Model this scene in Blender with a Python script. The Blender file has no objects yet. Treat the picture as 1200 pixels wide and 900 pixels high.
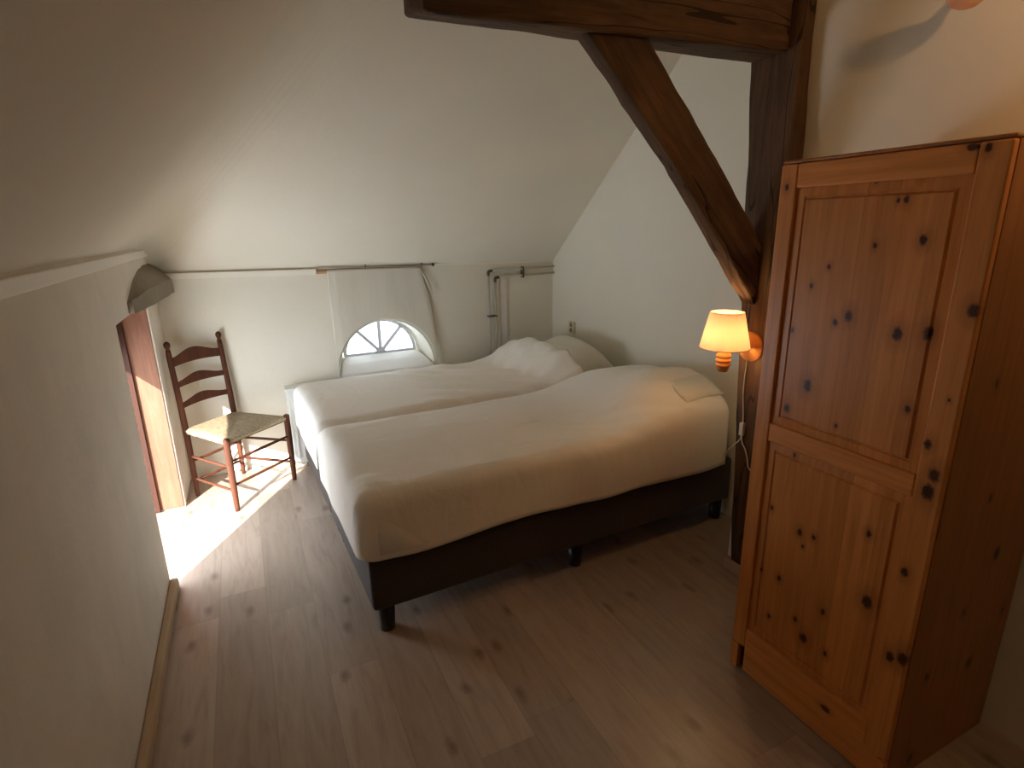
import bpy, bmesh, math, random
from mathutils import Vector, Matrix, noise
random.seed(7)
PI = math.pi
S = bpy.context.scene
COL = S.collection

# ------------------------------------------------------------------ helpers
def link(name, bm, mat=None, parent=None, smooth=False, loc=(0, 0, 0), rotz=0):
    bmesh.ops.recalc_face_normals(bm, faces=bm.faces[:])
    me = bpy.data.meshes.new(name)
    bm.to_mesh(me); bm.free()
    if mat: me.materials.append(mat)
    if smooth:
        for p in me.polygons: p.use_smooth = True
    o = bpy.data.objects.new(name, me)
    COL.objects.link(o)
    o.location = loc; o.rotation_euler = (0, 0, rotz)
    if parent: o.parent = parent
    return o

def tag(o, label, cat, group=None, kind=None):
    o['label'] = label; o['category'] = cat
    if group: o['group'] = group
    if kind: o['kind'] = kind
    return o

def struct(o, label=None):
    o['kind'] = 'structure'
    if label: o['label'] = label
    return o

def thing(name, label, cat, loc=(0, 0, 0), rotz=0, group=None):
    o = bpy.data.objects.new(name, None); COL.objects.link(o)
    o.empty_display_size = .1
    o.location = loc; o.rotation_euler = (0, 0, rotz)
    return tag(o, label, cat, group)

def bx(bm, x0, x1, y0, y1, z0, z1, bev=0, seg=2):
    v = [bm.verts.new((x, y, z)) for x in (x0, x1) for y in (y0, y1) for z in (z0, z1)]
    fs = [(0, 1, 3, 2), (4, 6, 7, 5), (0, 4, 5, 1), (2, 3, 7, 6), (0, 2, 6, 4), (1, 5, 7, 3)]
    faces = [bm.faces.new([v[i] for i in f]) for f in fs]
    if bev:
        es = list({e for f in faces for e in f.edges})
        bmesh.ops.bevel(bm, geom=es, offset=bev, segments=seg, affect='EDGES', profile=.5)

def box(x0, x1, y0, y1, z0, z1, bev=0, seg=2):
    bm = bmesh.new(); bx(bm, x0, x1, y0, y1, z0, z1, bev, seg); return bm

def frame_of(d):
    d = d.normalized()
    a = Vector((0, 0, 1)) if abs(d.z) < .9 else Vector((1, 0, 0))
    u = d.cross(a).normalized(); return u, d.cross(u).normalized()

def tube(bm, pts, r, n=10, cap=True):
    pts = [Vector(p) for p in pts]
    rs = r if isinstance(r, (list, tuple)) else [r] * len(pts)
    rings = []; u = None
    for i, p in enumerate(pts):
        d = (pts[min(i + 1, len(pts) - 1)] - pts[max(i - 1, 0)]).normalized()
        if u is None: u, w = frame_of(d)
        else:
            u = (u - d * u.dot(d)).normalized(); w = d.cross(u)
        rings.append([bm.verts.new(p + (u * math.cos(2 * PI * k / n) + w * math.sin(2 * PI * k / n)) * rs[i]) for k in range(n)])
    for a, b in zip(rings, rings[1:]):
        for k in range(n):
            bm.faces.new((a[k], a[(k + 1) % n], b[(k + 1) % n], b[k]))
    if cap:
        bm.faces.new(rings[0]); bm.faces.new(rings[-1])

def lathe(bm, prof, base, axis=(0, 0, 1), n=28, cap=True):
    """prof: (radius, distance along axis)"""
    ax = Vector(axis).normalized(); base = Vector(base); u, w = frame_of(ax)
    rings = [[bm.verts.new(base + ax * h + (u * math.cos(2 * PI * k / n) + w * math.sin(2 * PI * k / n)) * max(r, .0004)) for k in range(n)] for r, h in prof]
    for a, b in zip(rings, rings[1:]):
        for k in range(n):
            bm.faces.new((a[k], a[(k + 1) % n], b[(k + 1) % n], b[k]))
    if cap:
        bm.faces.new(rings[0]); bm.faces.new(rings[-1])

def smooth_path(pts, sub=6):
    pts = [Vector(p) for p in pts]; out = []
    for i in range(len(pts) - 1):
        p0, p1, p2, p3 = pts[max(i - 1, 0)], pts[i], pts[i + 1], pts[min(i + 2, len(pts) - 1)]
        for k in range(sub):
            t = k / sub
            out.append(.5 * ((2 * p1) + (p2 - p0) * t + (2 * p0 - 5 * p1 + 4 * p2 - p3) * t * t + (3 * p1 - p0 - 3 * p2 + p3) * t ** 3))
    out.append(pts[-1]); return out

def quad(bm, *pts):
    return bm.faces.new([bm.verts.new(p) for p in pts])

def hewn(corners, cuts, amp, scale, seed, bev=.012, bow=None):
    """a timber: 8 corners (x0y0z0, x0y0z1, x0y1z0, x0y1z1, x1...) subdivided and roughened like axe-hewn wood"""
    bm = bmesh.new()
    v = [bm.verts.new(c) for c in corners]
    for f in [(0, 1, 3, 2), (4, 6, 7, 5), (0, 4, 5, 1), (2, 3, 7, 6), (0, 2, 6, 4), (1, 5, 7, 3)]:
        bm.faces.new([v[i] for i in f])
    bmesh.ops.recalc_face_normals(bm, faces=bm.faces[:])
    bmesh.ops.bevel(bm, geom=bm.edges[:], offset=bev, segments=2, affect='EDGES', profile=.5)
    for _ in range(cuts):
        es = [e for e in bm.edges if e.calc_length() > .05]
        if not es: break
        bmesh.ops.subdivide_edges(bm, edges=es, cuts=1, use_grid_fill=True)
    bmesh.ops.triangulate(bm, faces=[f for f in bm.faces if len(f.verts) > 4])
    bm.normal_update()
    for vv in bm.verts:
        p = vv.co * scale + Vector((seed, seed * 1.7, seed * .3))
        vv.co += vv.normal * (noise.noise(p) + .5 * noise.noise(p * 2.7)) * amp
        if bow: vv.co += bow(vv.co)
    return bm

# ------------------------------------------------------------------ materials
class NT:
    def __init__(self, name):
        self.m = bpy.data.materials.new(name); self.m.use_nodes = True
        self.t = self.m.node_tree; self.t.nodes.clear()
        self.out = self.n('ShaderNodeOutputMaterial')
    def n(self, typ, props=None, **ins):
        nd = self.t.nodes.new(typ)
        for k, v in (props or {}).items(): setattr(nd, k, v)
        for k, v in ins.items():
            key = int(k[1:]) if k[0] == 'i' and k[1:].isdigit() else k.replace('_', ' ')
            s = nd.inputs[key]
            if hasattr(v, 'is_linked') or isinstance(v, bpy.types.NodeSocket): self.t.links.new(v, s)
            else: s.default_value = v
        return nd
    def math(self, op, a, b=0.0):
        return self.n('ShaderNodeMath', {'operation': op}, i0=a, i1=b).outputs[0]
    def ramp(self, fac, stops):
        r = self.n('ShaderNodeValToRGB', Fac=fac); e = r.color_ramp.elements
        while len(e) < len(stops): e.new(.5)
        for el, (p, c) in zip(e, stops):
            el.position = p; el.color = (*c, 1) if len(c) == 3 else c
        return r.outputs[0]
    def mix(self, fac, a, b, mode='MIX'):
        nd = self.n('ShaderNodeMix', {'data_type': 'RGBA', 'blend_type': mode})
        for s, v in ((nd.inputs[0], fac), (nd.inputs[6], a), (nd.inputs[7], b)):
            if isinstance(v, bpy.types.NodeSocket): self.t.links.new(v, s)
            else: s.default_value = v if not isinstance(v, tuple) else ((*v, 1) if len(v) == 3 else v)
        return nd.outputs[2]
    def coords(self, scale=(1, 1, 1), loc=(0, 0, 0), rot=(0, 0, 0), kind='Object'):
        tc = self.n('ShaderNodeTexCoord')
        return self.n('ShaderNodeMapping', Vector=tc.outputs[kind], Scale=scale, Location=loc, Rotation=rot).outputs[0]
    def noise(self, vec, scale, detail=3, rough=.5, dist=0.0):
        return self.n('ShaderNodeTexNoise', Vector=vec, Scale=scale, Detail=detail, Roughness=rough, Distortion=dist).outputs['Fac']
    def bump(self, h, strength=.3, dist=.01):
        return self.n('ShaderNodeBump', Height=h, Strength=strength, Distance=dist).outputs[0]
    def done(self, color, rough=.5, normal=None, **kw):
        b = self.n('ShaderNodeBsdfPrincipled')
        def put(k, v):
            s = b.inputs[k]
            if isinstance(v, bpy.types.NodeSocket): self.t.links.new(v, s)
            else: s.default_value = (*v, 1) if isinstance(v, tuple) and len(v) == 3 else v
        put('Base Color', color); put('Roughness', rough)
        if normal is not None: put('Normal', normal)
        for k, v in kw.items(): put(k.replace('_', ' '), v)
        self.t.links.new(b.outputs[0], self.out.inputs[0]); self.b = b
        return self.m

def plain(name, c, rough=.5, bump=0, bscale=40, **kw):
    m = NT(name)
    nrm = m.bump(m.noise(m.coords(), bscale), bump, .004) if bump else None
    return m.done(c, rough, nrm, **kw)

def plaster(name, c, c2, streak=.0, bump=.35):
    m = NT(name); v = m.coords()
    n1 = m.noise(v, 1.3, 4, .6); n2 = m.noise(v, 9, 5, .65)
    col = m.mix(m.ramp(n1, [(.35, (0, 0, 0)), (.7, (1, 1, 1))]), c, c2)
    if streak:
        s = m.noise(m.coords((1, 1.5, 1.0)), 3.2, 5, .6, .6)
        col = m.mix(m.ramp(s, [(.42, (0, 0, 0)), (.62, (streak,) * 3)]), col, tuple(x * .78 for x in c2))
    h = m.math('ADD', m.math('MULTIPLY', n2, .6), m.math('MULTIPLY', m.noise(v, 2.2, 3), 1.0))
    return m.done(col, .9, m.bump(h, bump, .012))

M = {}
M['plaster'] = plaster('white_plaster', (.77, .73, .63), (.73, .69, .585))
M['plaster_left'] = plaster('rough_white_plaster', (.80, .735, .645), (.74, .68, .59), .22, .5)
M['paint'] = plain('white_paint', (.76, .74, .70), .45)
M['paint_trim'] = plain('cream_painted_trim', (.84, .80, .71), .5)

def floor_mat():
    m = NT('laminate_oak')
    tc = m.n('ShaderNodeTexCoord').outputs['Object']
    sep = m.n('ShaderNodeSeparateXYZ', Vector=tc)
    W, L = .192, 1.28
    ix = m.math('FLOOR', m.math('DIVIDE', m.math('ADD', sep.outputs[0], 5.0), W))
    off = m.n('ShaderNodeTexWhiteNoise', {'noise_dimensions': '1D'}, W=ix).outputs['Value']
    yy = m.math('ADD', m.math('DIVIDE', m.math('ADD', sep.outputs[1], 9.0), L), off)
    iy = m.math('FLOOR', yy)
    pid = m.n('ShaderNodeCombineXYZ', X=ix, Y=iy).outputs[0]
    rnd = m.n('ShaderNodeTexWhiteNoise', {'noise_dimensions': '2D'}, Vector=pid)
    shift = m.n('ShaderNodeVectorMath', {'operation': 'MULTIPLY'}, i0=rnd.outputs['Color'], i1=(13.0, 17.0, 5.0)).outputs[0]
    base = m.n('ShaderNodeVectorMath', {'operation': 'ADD'}, i0=tc, i1=shift).outputs[0]
    g = m.n('ShaderNodeMapping', Vector=base, Scale=(9, 1.1, 1)).outputs[0]
    grain = m.noise(g, 3.2, 6, .62, .9)
    fine = m.noise(m.n('ShaderNodeMapping', Vector=base, Scale=(60, 2.0, 1)).outputs[0], 2.5, 3, .6)
    col = m.ramp(grain, [(.25, (.33, .25, .195)), (.48, (.43, .335, .268)), (.75, (.49, .395, .325))])
    col = m.mix(m.math('MULTIPLY', fine, .2), col, (.28, .20, .15))
    tint = m.math('ADD', .80, m.math('MULTIPLY', rnd.outputs['Value'], .26))
    tcol = m.n('ShaderNodeCombineColor', Red=tint, Green=tint, Blue=tint).outputs[0]
    col = m.mix(1.0, col, tcol, 'MULTIPLY')
    vo = m.n('ShaderNodeTexVoronoi', {'voronoi_dimensions': '2D'}, Vector=m.n('ShaderNodeMapping', Vector=base, Scale=(6.0, 3.0, 1)).outputs[0], Scale=1.0)
    wob = m.math('MULTIPLY', m.math('SUBTRACT', m.noise(base, 22, 3), .5), .16)
    kn = m.ramp(m.math('ADD', vo.outputs['Distance'], wob), [(.03, (1, 1, 1)), (.15, (0, 0, 0))])
    keep = m.math('GREATER_THAN', m.n('ShaderNodeSeparateColor', Color=vo.outputs['Color']).outputs[0], .62)
    col = m.mix(m.math('MULTIPLY', m.math('MULTIPLY', kn, keep), .6), col, (.10, .068, .048))
    # joints
    fx = m.math('FRACT', m.math('DIVIDE', m.math('ADD', sep.outputs[0], 5.0), W))
    fy = m.math('FRACT', yy)
    jx = m.math('LESS_THAN', m.math('MINIMUM', fx, m.math('SUBTRACT', 1.0, fx)), .010)
    jy = m.math('LESS_THAN', m.math('MINIMUM', fy, m.math('SUBTRACT', 1.0, fy)), .0012)
    j = m.math('MAXIMUM', jx, jy)
    col = m.mix(m.math('MULTIPLY', j, .26), col, (.12, .09, .065))
    h = m.math('SUBTRACT', m.math('MULTIPLY', grain, .15), j)
    return m.done(col, .36, m.bump(h, .14, .002), Coat_Weight=.25, Coat_Roughness=.3)
M['floor'] = floor_mat()

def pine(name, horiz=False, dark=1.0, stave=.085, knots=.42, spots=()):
    """varnished knotty pine: staves running vertically (or along y)"""
    m = NT(name)
    tc = m.n('ShaderNodeTexCoord').outputs['Object']
    sep = m.n('ShaderNodeSeparateXYZ', Vector=tc)
    across = m.math('ADD', sep.outputs[1], sep.outputs[0]) if not horiz else sep.outputs[2]
    along = sep.outputs[2] if not horiz else m.math('ADD', sep.outputs[1], sep.outputs[0])
    idx = m.math('FLOOR', m.math('DIVIDE', m.math('ADD', across, 3.0), stave))
    rn = m.n('ShaderNodeTexWhiteNoise', {'noise_dimensions': '1D'}, W=idx)
    rv = rn.outputs['Value']
    p = m.n('ShaderNodeCombineXYZ', X=across, Y=m.math('ADD', along, m.math('MULTIPLY', rv, 7.0)), Z=m.math('MULTIPLY', rv, 11.0)).outputs[0]
    grain = m.noise(m.n('ShaderNodeMapping', Vector=p, Scale=(26, 1.3, 1)).outputs[0], 2.0, 5, .6, .6)
    wide = m.noise(m.n('ShaderNodeMapping', Vector=p, Scale=(6, .7, 1)).outputs[0], 2.0, 2, .5)
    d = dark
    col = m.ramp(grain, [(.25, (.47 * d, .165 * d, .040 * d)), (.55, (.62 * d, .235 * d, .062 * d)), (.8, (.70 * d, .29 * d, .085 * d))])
    t = m.math('ADD', .78, m.math('ADD', m.math('MULTIPLY', rv, .24), m.math('MULTIPLY', wide, .22)))
    col = m.mix(1.0, col, m.n('ShaderNodeCombineColor', Red=t, Green=t, Blue=t).outputs[0], 'MULTIPLY')
    vo = m.n('ShaderNodeTexVoronoi', {'voronoi_dimensions': '2D'}, Vector=m.n('ShaderNodeMapping', Vector=p, Scale=(8.5, 5.5, 0.0)).outputs[0], Scale=1.0)
    hh = m.n('ShaderNodeSeparateColor', Color=vo.outputs['Color'])
    size = m.math('MULTIPLY', hh.outputs[1], .075)
    dd = m.math('SUBTRACT', m.math('ADD', vo.outputs['Distance'], m.math('MULTIPLY', m.math('SUBTRACT', m.noise(p, 60, 2), .5), .07)), size)
    core = m.ramp(dd, [(.02, (1, 1, 1)), (.055, (0, 0, 0))])
    halo = m.ramp(dd, [(.03, (1, 1, 1)), (.19, (0, 0, 0))])
    keep = m.math('LESS_THAN', hh.outputs[0], knots)
    col = m.mix(m.math('MULTIPLY', m.math('MULTIPLY', halo, keep), .45), col, (.26 * d, .075 * d, .02 * d))
    col = m.mix(m.math('MULTIPLY', m.math('MULTIPLY', core, keep), .9), col, (.035, .014, .008))
    acc = None
    for (ky, kz, ks) in spots:                       # knots that sit at known places on the boards
        dy = m.math('MULTIPLY', m.math('SUBTRACT', sep.outputs[1], ky), 1.25)
        dz = m.math('MULTIPLY', m.math('SUBTRACT', sep.outputs[2], kz), .85)
        q = m.math('DIVIDE', m.math('SQRT', m.math('ADD', m.math('MULTIPLY', dy, dy), m.math('MULTIPLY', dz, dz))), ks * .0075)
        acc = q if acc is None else m.math('MINIMUM', acc, q)
    if acc is not None:
        acc = m.math('ADD', acc, m.math('MULTIPLY', m.math('SUBTRACT', m.noise(tc, 120, 2), .5), .9))
        col = m.mix(m.math('MULTIPLY', m.n('ShaderNodeMapRange', Value=acc, From_Min=.8, From_Max=3.2, To_Min=1.0, To_Max=0.0).outputs[0], .5), col, (.26 * d, .075 * d, .02 * d))
        col = m.mix(m.math('MULTIPLY', m.n('ShaderNodeMapRange', Value=acc, From_Min=.6, From_Max=1.15, To_Min=1.0, To_Max=0.0).outputs[0], .93), col, (.035, .014, .010))
    return m.done(col, .36, m.bump(grain, .06, .002), Coat_Weight=.05, Coat_Roughness=.3, Specular_IOR_Level=.22)
K_PANEL = [(0.262, 1.555, 1), (0.147, 1.571, 1.6), (0.382, 1.494, 0.9), (0.43, 1.437, 1), (0.305, 1.365, 1.8), (0.341, 1.342, 1.2), (0.17, 1.337, 2.2), (0.099, 1.35, 2), (0.401, 1.142, 2.2), (0.462, 1.052, 1.8), (0.202, 1.666, 1.3), (0.221, 1.665, 0.8), (0.114, 1.151, 1.3), (0.286, 1.715, 0.8), (0.178, 1.721, 1), (0.476, 1.3, 1), (0.295, 1.047, 0.8),
  (0.361, 0.665, 1.6), (0.313, 0.673, 1.2), (0.345, 0.624, 0.8), (0.472, 0.7, 1), (0.485, 0.452, 0.9), (0.413, 0.465, 1.2), (0.336, 0.357, 1.2), (0.249, 0.446, 1.3), (0.128, 0.563, 2.6), (0.3, 0.311, 2.2), (0.222, 0.31, 1.2), (0.434, 0.301, 1), (0.155, 0.77, 1.3), (0.416, 0.91, 0.9)]
K_STILE = [(0.545, 1.716, 1.2), (0.012, 1.417, 2.0), (0.023, 1.201, 0.6), (0.023, 1.005, 2.2), (0.029, 0.956, 2.6), (0.05, 1.078, 1.6), (0.045, 0.715, 1.6), (0.010, 0.463, 2.4), (0.04, 0.447, 2), (.045, 1.765, 1.3)]
M['pine'] = pine('knotty_pine', dark=1.02, knots=-1, spots=K_PANEL)
M['pine_rail'] = pine('pine_rail', True, 1.05, .3, .12)
M['pine_stile'] = pine('pine_stile', False, 1.0, .3, -1, K_STILE)
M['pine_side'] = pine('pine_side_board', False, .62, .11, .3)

def old_wood(name, c0, c1, c2, axis='Z', bump=.6, turn=0):
    m = NT(name)
    if turn:                                          # grain along a slanting timber
        tc_ = m.n('ShaderNodeTexCoord').outputs['Object']
        rv_ = m.n('ShaderNodeMapping', Vector=tc_, Rotation=(0, turn, 0)).outputs[0]
        m.coords = lambda scale=(1, 1, 1), **k: m.n('ShaderNodeMapping', Vector=rv_, Scale=scale).outputs[0]
    sc = {'X': (1.2, 14, 14), 'Y': (14, 1.2, 14), 'Z': (14, 14, 1.2)}[axis]
    g = m.noise(m.coords(sc), 2.2, 7, .65, .8)
    b = m.noise(m.coords(), 3.0, 4, .6)
    col = m.ramp(g, [(.25, c0), (.52, c1), (.8, c2)])
    col = m.mix(m.ramp(b, [(.38, (.5, .5, .5)), (.65, (0, 0, 0))]), col, c0)
    if bump > .4:                                     # drying cracks along the grain
        cr = m.noise(m.coords(tuple(v * .32 for v in sc)), 2.0, 2, .5, .3)
        cr = m.math('LESS_THAN', m.math('ABSOLUTE', m.math('SUBTRACT', cr, .5)), .006)
        col = m.mix(m.math('MULTIPLY', cr, .8), col, (.006, .004, .003))
    return m.done(col, .75, m.bump(m.math('ADD', g, m.math('MULTIPLY', b, .5)), bump, .012), Specular_IOR_Level=.25)
M['beam_x'] = old_wood('dark_timber_beam', (.045, .024, .012), (.115, .062, .031), (.19, .108, .057), 'X')
M['brace'] = old_wood('dark_timber_brace', (.045, .024, .012), (.115, .062, .031), (.19, .108, .057), 'X', .6, math.radians(-47))
M['beam_z'] = old_wood('dark_timber_post', (.045, .023, .012), (.12, .063, .031), (.19, .105, .054), 'Z')
M['chair_wood'] = old_wood('chair_wood', (.055, .018, .009), (.10, .032, .014), (.15, .052, .022), 'Z', .15)
M['frame_wood'] = old_wood('red_brown_frame_wood', (.15, .062, .035), (.21, .095, .058), (.27, .135, .085), 'Z', .2)
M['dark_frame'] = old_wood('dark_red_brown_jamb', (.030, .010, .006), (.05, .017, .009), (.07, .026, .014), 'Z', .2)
M['lamp_wood'] = old_wood('orange_turned_pine', (.52, .19, .05), (.62, .26, .075), (.70, .33, .11), 'Z', .08)
M['skirting'] = old_wood('pale_skirting_wood', (.42, .30, .19), (.50, .37, .24), (.56, .43, .30), 'Y', .1)
M['lintel'] = plaster('grey_brown_mortar', (.235, .195, .145), (.30, .255, .20), .3, 1.0)
M['raw_end'] = plain('bare_orange_batten', (.55, .30, .14), .6)

def cloth(name, c, rough=.85, sc=7, strength=.25, fine=True, sub=0):
    m = NT(name)
    w = m.noise(m.coords((1, 2.2, 1), rot=(0, 0, .5)), sc, 5, .55, .8)
    w2 = m.noise(m.coords((2.6, 1, 1), rot=(0, 0, -.25)), sc * .6, 3, .5, .5)
    h = m.math('ADD', w, w2)
    return m.done(c, rough, m.bump(h, strength, .02), Sheen_Weight=.15)
M['sheet'] = cloth('white_cotton', (.86, .815, .745), strength=.35)
M['pillow'] = cloth('ecru_pillow_cotton', (.75, .72, .63), sc=5, strength=.2)
M['mattress'] = cloth('mattress_ticking', (.70, .68, .63), sc=20, strength=.1)
M['base'] = cloth('dark_brown_upholstery', (.030, .020, .017), .8, 90, .25)
M['leg'] = plain('black_leg', (.010, .009, .009), .4)

def curtain_mat():
    m = NT('off_white_curtain_cloth')
    w = m.noise(m.coords((5, 1, .8)), 4, 4, .6, .4)
    nrm = m.bump(w, .25, .012)
    d = m.n('ShaderNodeBsdfDiffuse', Color=(.76, .72, .62, 1), Normal=nrm)
    t = m.n('ShaderNodeBsdfTranslucent', Color=(.55, .53, .46, 1))
    mx = m.n('ShaderNodeMixShader', i0=.15, i1=d.outputs[0], i2=t.outputs[0])
    m.t.links.new(mx.outputs[0], m.out.inputs[0]); return m.m
M['curtain'] = curtain_mat()

def rush():
    m = NT('woven_rush')
    s = m.n('ShaderNodeSeparateXYZ', Vector=m.n('ShaderNodeTexCoord').outputs['Object'])
    r = m.math('MAXIMUM', m.math('ABSOLUTE', m.math('MULTIPLY', s.outputs[0], .92)), m.math('ABSOLUTE', s.outputs[1]))
    w = m.math('SINE', m.math('MULTIPLY', r, 2 * PI / .0085))
    n = m.noise(m.coords(), 60, 4, .7)
    k = m.math('ADD', m.math('MULTIPLY', w, .25), n)
    col = m.ramp(k, [(.2, (.13, .085, .045)), (.5, (.36, .27, .16)), (.85, (.55, .45, .29))])
    return m.done(col, .8, m.bump(w, .7, .003))
M['rush'] = rush()

M['rad'] = plain('white_enamel', (.80, .80, .77), .3)
M['pipe'] = plain('painted_steel_pipe', (.48, .46, .39), .38)
M['fitting'] = plain('dark_pipe_fitting', (.085, .07, .05), .4, Metallic=.5)
M['plastic'] = plain('cream_plastic', (.62, .55, .40), .4)
M['plastic_dark'] = plain('socket_recess', (.20, .15, .09), .5)
M['cord'] = plain('white_cord', (.72, .68, .60), .45)
M['metal'] = plain('dark_hinge_metal', (.03, .022, .018), .4, Metallic=.7)
M['rod'] = plain('thin_brown_rod', (.30, .22, .15), .45)
M['wframe'] = plain('window_paint', (.62, .64, .68), .45)

def glass():
    m = NT('window_glass')
    a = m.n('ShaderNodeBsdfTransparent', Color=(.97, .98, 1, 1))
    b = m.n('ShaderNodeBsdfGlossy', Roughness=.02)
    mx = m.n('ShaderNodeMixShader', i0=.06, i1=a.outputs[0], i2=b.outputs[0])
    m.t.links.new(mx.outputs[0], m.out.inputs[0]); return m.m
M['glass'] = glass()

def shade_mat(name, c, tr, fac):
    m = NT(name)
    d = m.n('ShaderNodeBsdfDiffuse', Color=(*c, 1))
    t = m.n('ShaderNodeBsdfTranslucent', Color=(*tr, 1))
    mx = m.n('ShaderNodeMixShader', i0=fac, i1=d.outputs[0], i2=t.outputs[0])
    m.t.links.new(mx.outputs[0], m.out.inputs[0]); return m.m
M['shade'] = shade_mat('pleated_shade_cloth', (.82, .68, .48), (.60, .43, .26), .22)
M['bowl'] = shade_mat('frosted_bowl', (.72, .55, .42), (.70, .46, .28), .35)

def emit(name, c, s):
    m = NT(name)
    e = m.n('ShaderNodeEmission', Color=(*c, 1), Strength=s)
    m.t.links.new(e.outputs[0], m.out.inputs[0]); return m.m
M['bulb2'] = emit('lit_spot_bulb', (1, .57, .24), 760)
M['bulb3'] = emit('dim_bulb', (1, .60, .30), 5)
M['bulb'] = emit('lit_bulb', (1, .64, .31), 125)

# ------------------------------------------------------------------ dimensions
XL, XG, XW = -.794, 2.03, 1.735          # left wall, gable, wall behind the wardrobe
YF, YB = 2.454, -3.2                     # far knee wall, rear wall
ZC = 2.85
SF, SL = .818, 1.0                       # roof slopes
ZKL, ZKR = 1.385, 1.335                  # knee wall top dips a little to the right
def zk(x): return ZKL + (ZKR - ZKL) * (x - XL) / (XG - XL)
ZL = 1.53                                # left wall top
YO0, YO1, ZO = 1.12, 2.02, 1.255         # opening in the left wall
XO = -1.03

# ------------------------------------------------------------------ shell
bm = box(XL - .5, XG + .4, YB - .2, YF + .4, -.12, 0)
struct(link('floor', bm, M['floor']))

# left wall with the low opening (near jamb splayed outwards)
bm = bmesh.new()
def slab(pts_in, pts_out):
    """closed prism between two matching loops"""
    a = [bm.verts.new(p) for p in pts_in]; b = [bm.verts.new(p) for p in pts_out]
    bm.faces.new(a); bm.faces.new(b[::-1])
    for i in range(len(a)):
        j = (i + 1) % len(a); bm.faces.new((a[i], b[i], b[j], a[j]))
JN = .58
slab([(XL, YB, -.02), (XL, YO0, -.02), (XL, YO0, ZO), (XL, YB, ZO)], [(XO, YB, -.02), (XO, JN, -.02), (XO, JN, ZO), (XO, YB, ZO)])
slab([(XL, YB, ZO), (XL, YF + .3, ZO), (XL, YF + .3, ZL + .02), (XL, YB, ZL + .02)], [(XO, YB, ZO), (XO, YF + .3, ZO), (XO, YF + .3, ZL + .02), (XO, YB, ZL + .02)])
slab([(XL, YO1, -.02), (XL, YF + .3, -.02), (XL, YF + .3, ZO), (XL, YO1, ZO)], [(XO, YO1, -.02), (XO, YF + .3, -.02), (XO, YF + .3, ZO), (XO, YO1, ZO)])
struct(link('wall_left', bm, M['plaster_left']))

# far knee wall with a splayed half-round window reveal
WC, WR, WZ, WY = .592, .272, .705, 2.60      # window: centre x, radius, sill z, plane y
FC, FR, FZ = .612, .36, .585                 # front of the reveal
NA = 28
def arc(c, r, z, y, zs=1.0): return [Vector((c + r * math.cos(PI - PI * k / NA), y, z + zs * r * math.sin(PI - PI * k / NA))) for k in range(NA + 1)]
bm = bmesh.new()
def plate(y, c, r, z0, x0, x1, zs):
    A = arc(c, r, z0, y, zs); V = [bm.verts.new(p) for p in A]
    T = [bm.verts.new((p.x, y, zk(p.x) + .05)) for p in A]
    for i in range(NA): bm.faces.new((V[i], V[i + 1], T[i + 1], T[i]))
    bl = [bm.verts.new((x0, y, z)) for z in (-.05, z0, zk(x0) + .05)]
    br = [bm.verts.new((x1, y, z)) for z in (-.05, z0, zk(x1) + .05)]
    b0, b1 = bm.verts.new((A[0].x, y, -.05)), bm.verts.new((A[-1].x, y, -.05))
    bm.faces.new((bl[1], V[0], T[0], bl[2])); bm.faces.new((bl[0], b0, V[0], bl[1]))
    bm.faces.new((V[-1], br[1], br[2], T[-1])); bm.faces.new((b1, br[0], br[1], V[-1]))
    bm.faces.new((b0, b1, V[-1], V[0]))
    return V
f = plate(YF, FC, FR, FZ, XL - .1, XG + .1, 1.06)
b = plate(WY + .06, WC, WR, WZ, XL - .1, XG + .1, .93)
for i in range(NA): bm.faces.new((f[i], f[i + 1], b[i + 1], b[i]))
bm.faces.new((f[0], b[0], b[-1], f[-1]))
struct(link('wall_far', bm, M['plaster']))

# gable wall, wall behind the wardrobe, rear wall
struct(link('wall_right', box(XG, XG + .15, .136, YF + .3, -.05, ZC + .1), M['plaster']), 'white gable wall at the head of the beds')
struct(link('wall_near', box(XW, XW + .45, YB - .1, .135, -.05, ZC + .1), M['plaster']), 'white wall behind the wardrobe')
struct(link('wall_rear', box(XL - .3, XW + .1, YB - .15, YB, -.05, ZC + .1), M['plaster']))

# ceiling: two roof slopes meeting in a rounded valley, flat part above
bm = bmesh.new()
yv = YF - (ZL - zk(XL)) / SF                   # where the far slope meets the top of the left wall
def far_z(x, y): return zk(x) + SF * (YF - y)
xt = XL + (ZC - ZL) / SL
yt = YF - (ZC - zk(xt)) / SF
yg = YF - (ZC - zk(XG)) / SF
P = {k: bm.verts.new(v) for k, v in dict(
    c=(XL - .02, yv, ZL - .01), t=(xt, yt, ZC), k0=(XL - .02, YF + .02, far_z(XL, YF + .02)), k1=(XG + .05, YF + .02, far_z(XG, YF + .02)),
    g=(XG + .05, yg, ZC), n0=(XL - .02, YB - .05, ZL - .01), n1=(xt, YB - .05, ZC), f1=(XG + .05, YB - .05, ZC)).items()}
bm.faces.new((P['c'], P['k0'], P['k1'], P['g'], P['t']))
bm.faces.new((P['n0'], P['c'], P['t'], P['n1']))
bm.faces.new((P['n1'], P['t'], P['g'], P['f1']))
ve = [e for e in bm.edges if P['c'] in e.verts and P['t'] in e.verts]
bmesh.ops.bevel(bm, geom=ve, offset=.22, segments=8, affect='EDGES', profile=.5)
ce = link('ceiling', bm, M['plaster'], smooth=False)
sol = ce.modifiers.new('thickness', 'SOLIDIFY'); sol.thickness = .06
struct(ce)
# make the solid go outwards (up)
ce.data.update()
up = sum(p.normal.z for p in ce.data.polygons)
sol.offset = 1 if up > 0 else -1

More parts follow.
